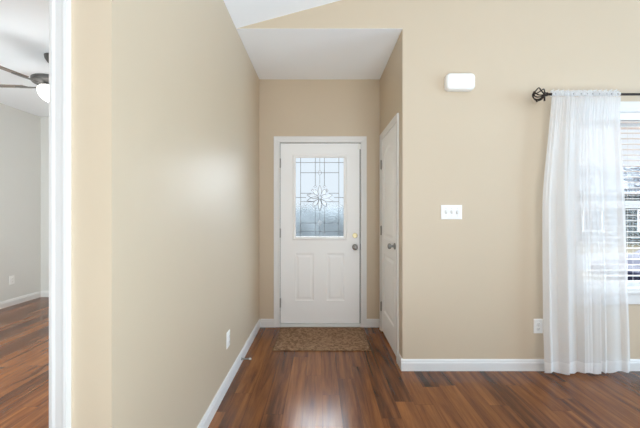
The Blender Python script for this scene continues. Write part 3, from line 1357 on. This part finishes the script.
for a in (184, 257, 329, 41, 113):
    ra = math.radians(a)
    bm = BM()
    # blade: rounded plank along +x with pitch
    out = []
    for i in range(9):
        t = i / 8
        out.append((.24 + .42 * t, -.052 - .016 * t))
    for i in range(1, 8):
        b = -PI / 2 + PI * i / 8
        out.append((.66 + .05 * math.cos(b), .068 * math.sin(b)))
    for i in range(8, -1, -1):
        t = i / 8
        out.append((.24 + .42 * t, .052 + .016 * t))
    prism(bm, out, 'z', -.0035, .0035)
    R = Matrix.Rotation(ra, 4, 'Z') @ Matrix.Translation((0, 0, -.288)) @ Matrix.Rotation(math.radians(-11), 4, 'X')
    bmesh.ops.transform(bm, matrix=R, verts=bm.verts[:])
    bo = obj('blade', bm, 'fan_blade', fan, bevel=.0015)
    bm = BM()
    prism(bm, [(.09, -.018), (.17, -.012), (.24, -.035), (.32, -.030), (.335, 0), (.32, .030), (.24, .035), (.17, .012), (.09, .018)], 'z', -.010, -.0037)
    bmesh.ops.transform(bm, matrix=R, verts=bm.verts[:])
    obj('blade_iron', bm, 'fan_metal', bo)
ld = bpy.data.lights.new('fan_lamp', 'POINT')
ld.energy = 5
ld.color = (.95, .98, 1)
ld.shadow_soft_size = .10
lo = bpy.data.objects.new('fan_lamp', ld)
C.objects.link(lo)
lo.location = (0, 0, -.50)
lo.parent = fan

# ------------------------------------------------------------------ outside
GZ = -1.1
bm = BM()
box(bm, -60, 90, YB + .4, 120, GZ - .2, GZ)
struct('ground', bm, 'lawn')
bm = BM()
box(bm, -60, 90, 13.0, 18.5, GZ, GZ + .02)
struct('street', bm, 'asphalt')
bm = BM()
box(bm, -1.6, 1.6, YB + .15, YB + 1.7, GZ, -.05)
struct('porch_slab', bm, 'concrete')

bm = BM()
box(bm, 1.75, 7.2, YF + .14, YF + 1.75, 2.46, 2.60)
struct('shade_overhang', bm, 'vinyl')  # overhang added to keep the bright zenith off the blind slats

# clipped hedge across the street, straight out from the front door
bm = BM()
nx, ns = 70, 14
rings = []
for i in range(nx + 1):
    x = -9 + 18 * i / nx
    r = []
    for k in range(ns + 1):
        a = PI * k / ns
        rr = 1 + .16 * noise.noise(Vector((x * 1.2, k * .7, 2))) + .10 * noise.noise(Vector((x * 4, k * 1.9, 7)))
        r.append(bm.verts.new((x, 1.3 * math.cos(a) * rr, 2.75 * abs(math.sin(a)) ** .6 * rr)))
    rings.append(r)
for a, b in zip(rings, rings[1:]):
    for k in range(ns):
        bm.faces.new((a[k], b[k], b[k + 1], a[k + 1]))
bm.faces.new(rings[0])
bm.faces.new(rings[-1][::-1])
hd_ = obj('hedge', bm, 'hedge', None, smooth=True)
hd_.location = (0, 22, GZ)
tag(hd_, 'grey green hedge blurred behind the leaded glass of the front door', 'hedge')

# neighbour's house beyond the window
hs = empty('neighbour_house', (26, 24, GZ))
tag(hs, 'grey sided house with pale shingle roof seen through the window blind', 'house')
bxo('wall', (-9, 9, 0, 8, 0, 3.7), 'siding', hs)
bm = BM()
prism(bm, [(-.6, 3.6), (4, 6.3), (8.6, 3.6), (8.6, 3.85), (4, 6.55), (-.6, 3.85)], 'x', -9.5, 9.5)
obj('roof', bm, 'shingle', hs)
bxo('gutter', (-9.5, 9.5, -.72, -.6, 3.62, 3.82), 'fan_metal', hs)
for x in (-5.2, -1.0, 4.5):
    bm = BM()
    box(bm, x - .75, x + .75, -.06, 0, .95, 2.65)
    wf = obj('window', bm, 'vinyl', hs)
    bxo('pane', (x - .65, x + .65, -.075, -.05, 1.05, 2.55), 'car_glass', wf)

# parked car
car = empty('parked_car', (11.5, 10.0, GZ))
tag(car, 'navy blue car parked outside low in the window behind the blind', 'car')
bm = BM()
side = [(-2.15, .30), (-2.2, .62), (-1.95, .78), (-1.05, .88), (1.65, .92), (2.15, .84), (2.2, .45), (2.1, .28), (1.75, .26), (-1.75, .26)]
prism(bm, side, 'y', -.86, .86)
obj('body', bm, 'navy', car, bevel=.06, seg=3)
bm = BM()
va = prism(bm, [(-1.1, .86), (-.35, 1.30), (.95, 1.32), (1.75, .90)], 'y', -.74, .74)
obj('cabin', bm, 'navy', car, bevel=.05, seg=3)
for s in (-1, 1):
    bm = BM()
    for pl in ([(-.82, .92), (-.32, 1.24), (.25, 1.25), (.25, .92)], [(.33, .92), (.33, 1.25), (.90, 1.25), (1.4, .95)]):
        prism(bm, pl, 'y', s * .735, s * .752)
    obj('side_window', bm, 'car_glass', car)
    for x in (-1.35, 1.35):
        bm = BM()
        lathe(bm, [(0, 0), (.22, 0), (.32, .02), (.33, .10), (.32, .18), (.22, .2), (0, .2)], (x, s * .88 if s < 0 else .68, .33), (0, 1, 0), 28)
        wh = obj('wheel', bm, 'tyre', car, smooth=True)
        bm = BM()
        lathe(bm, [(0, -.012), (.2, -.012), (.21, .0)], (x, s * .88, .33), (0, -s * -1.0, 0) if s < 0 else (0, -1, 0), 20)
        obj('hubcap', bm, 'plastic_grey', wh, smooth=True)
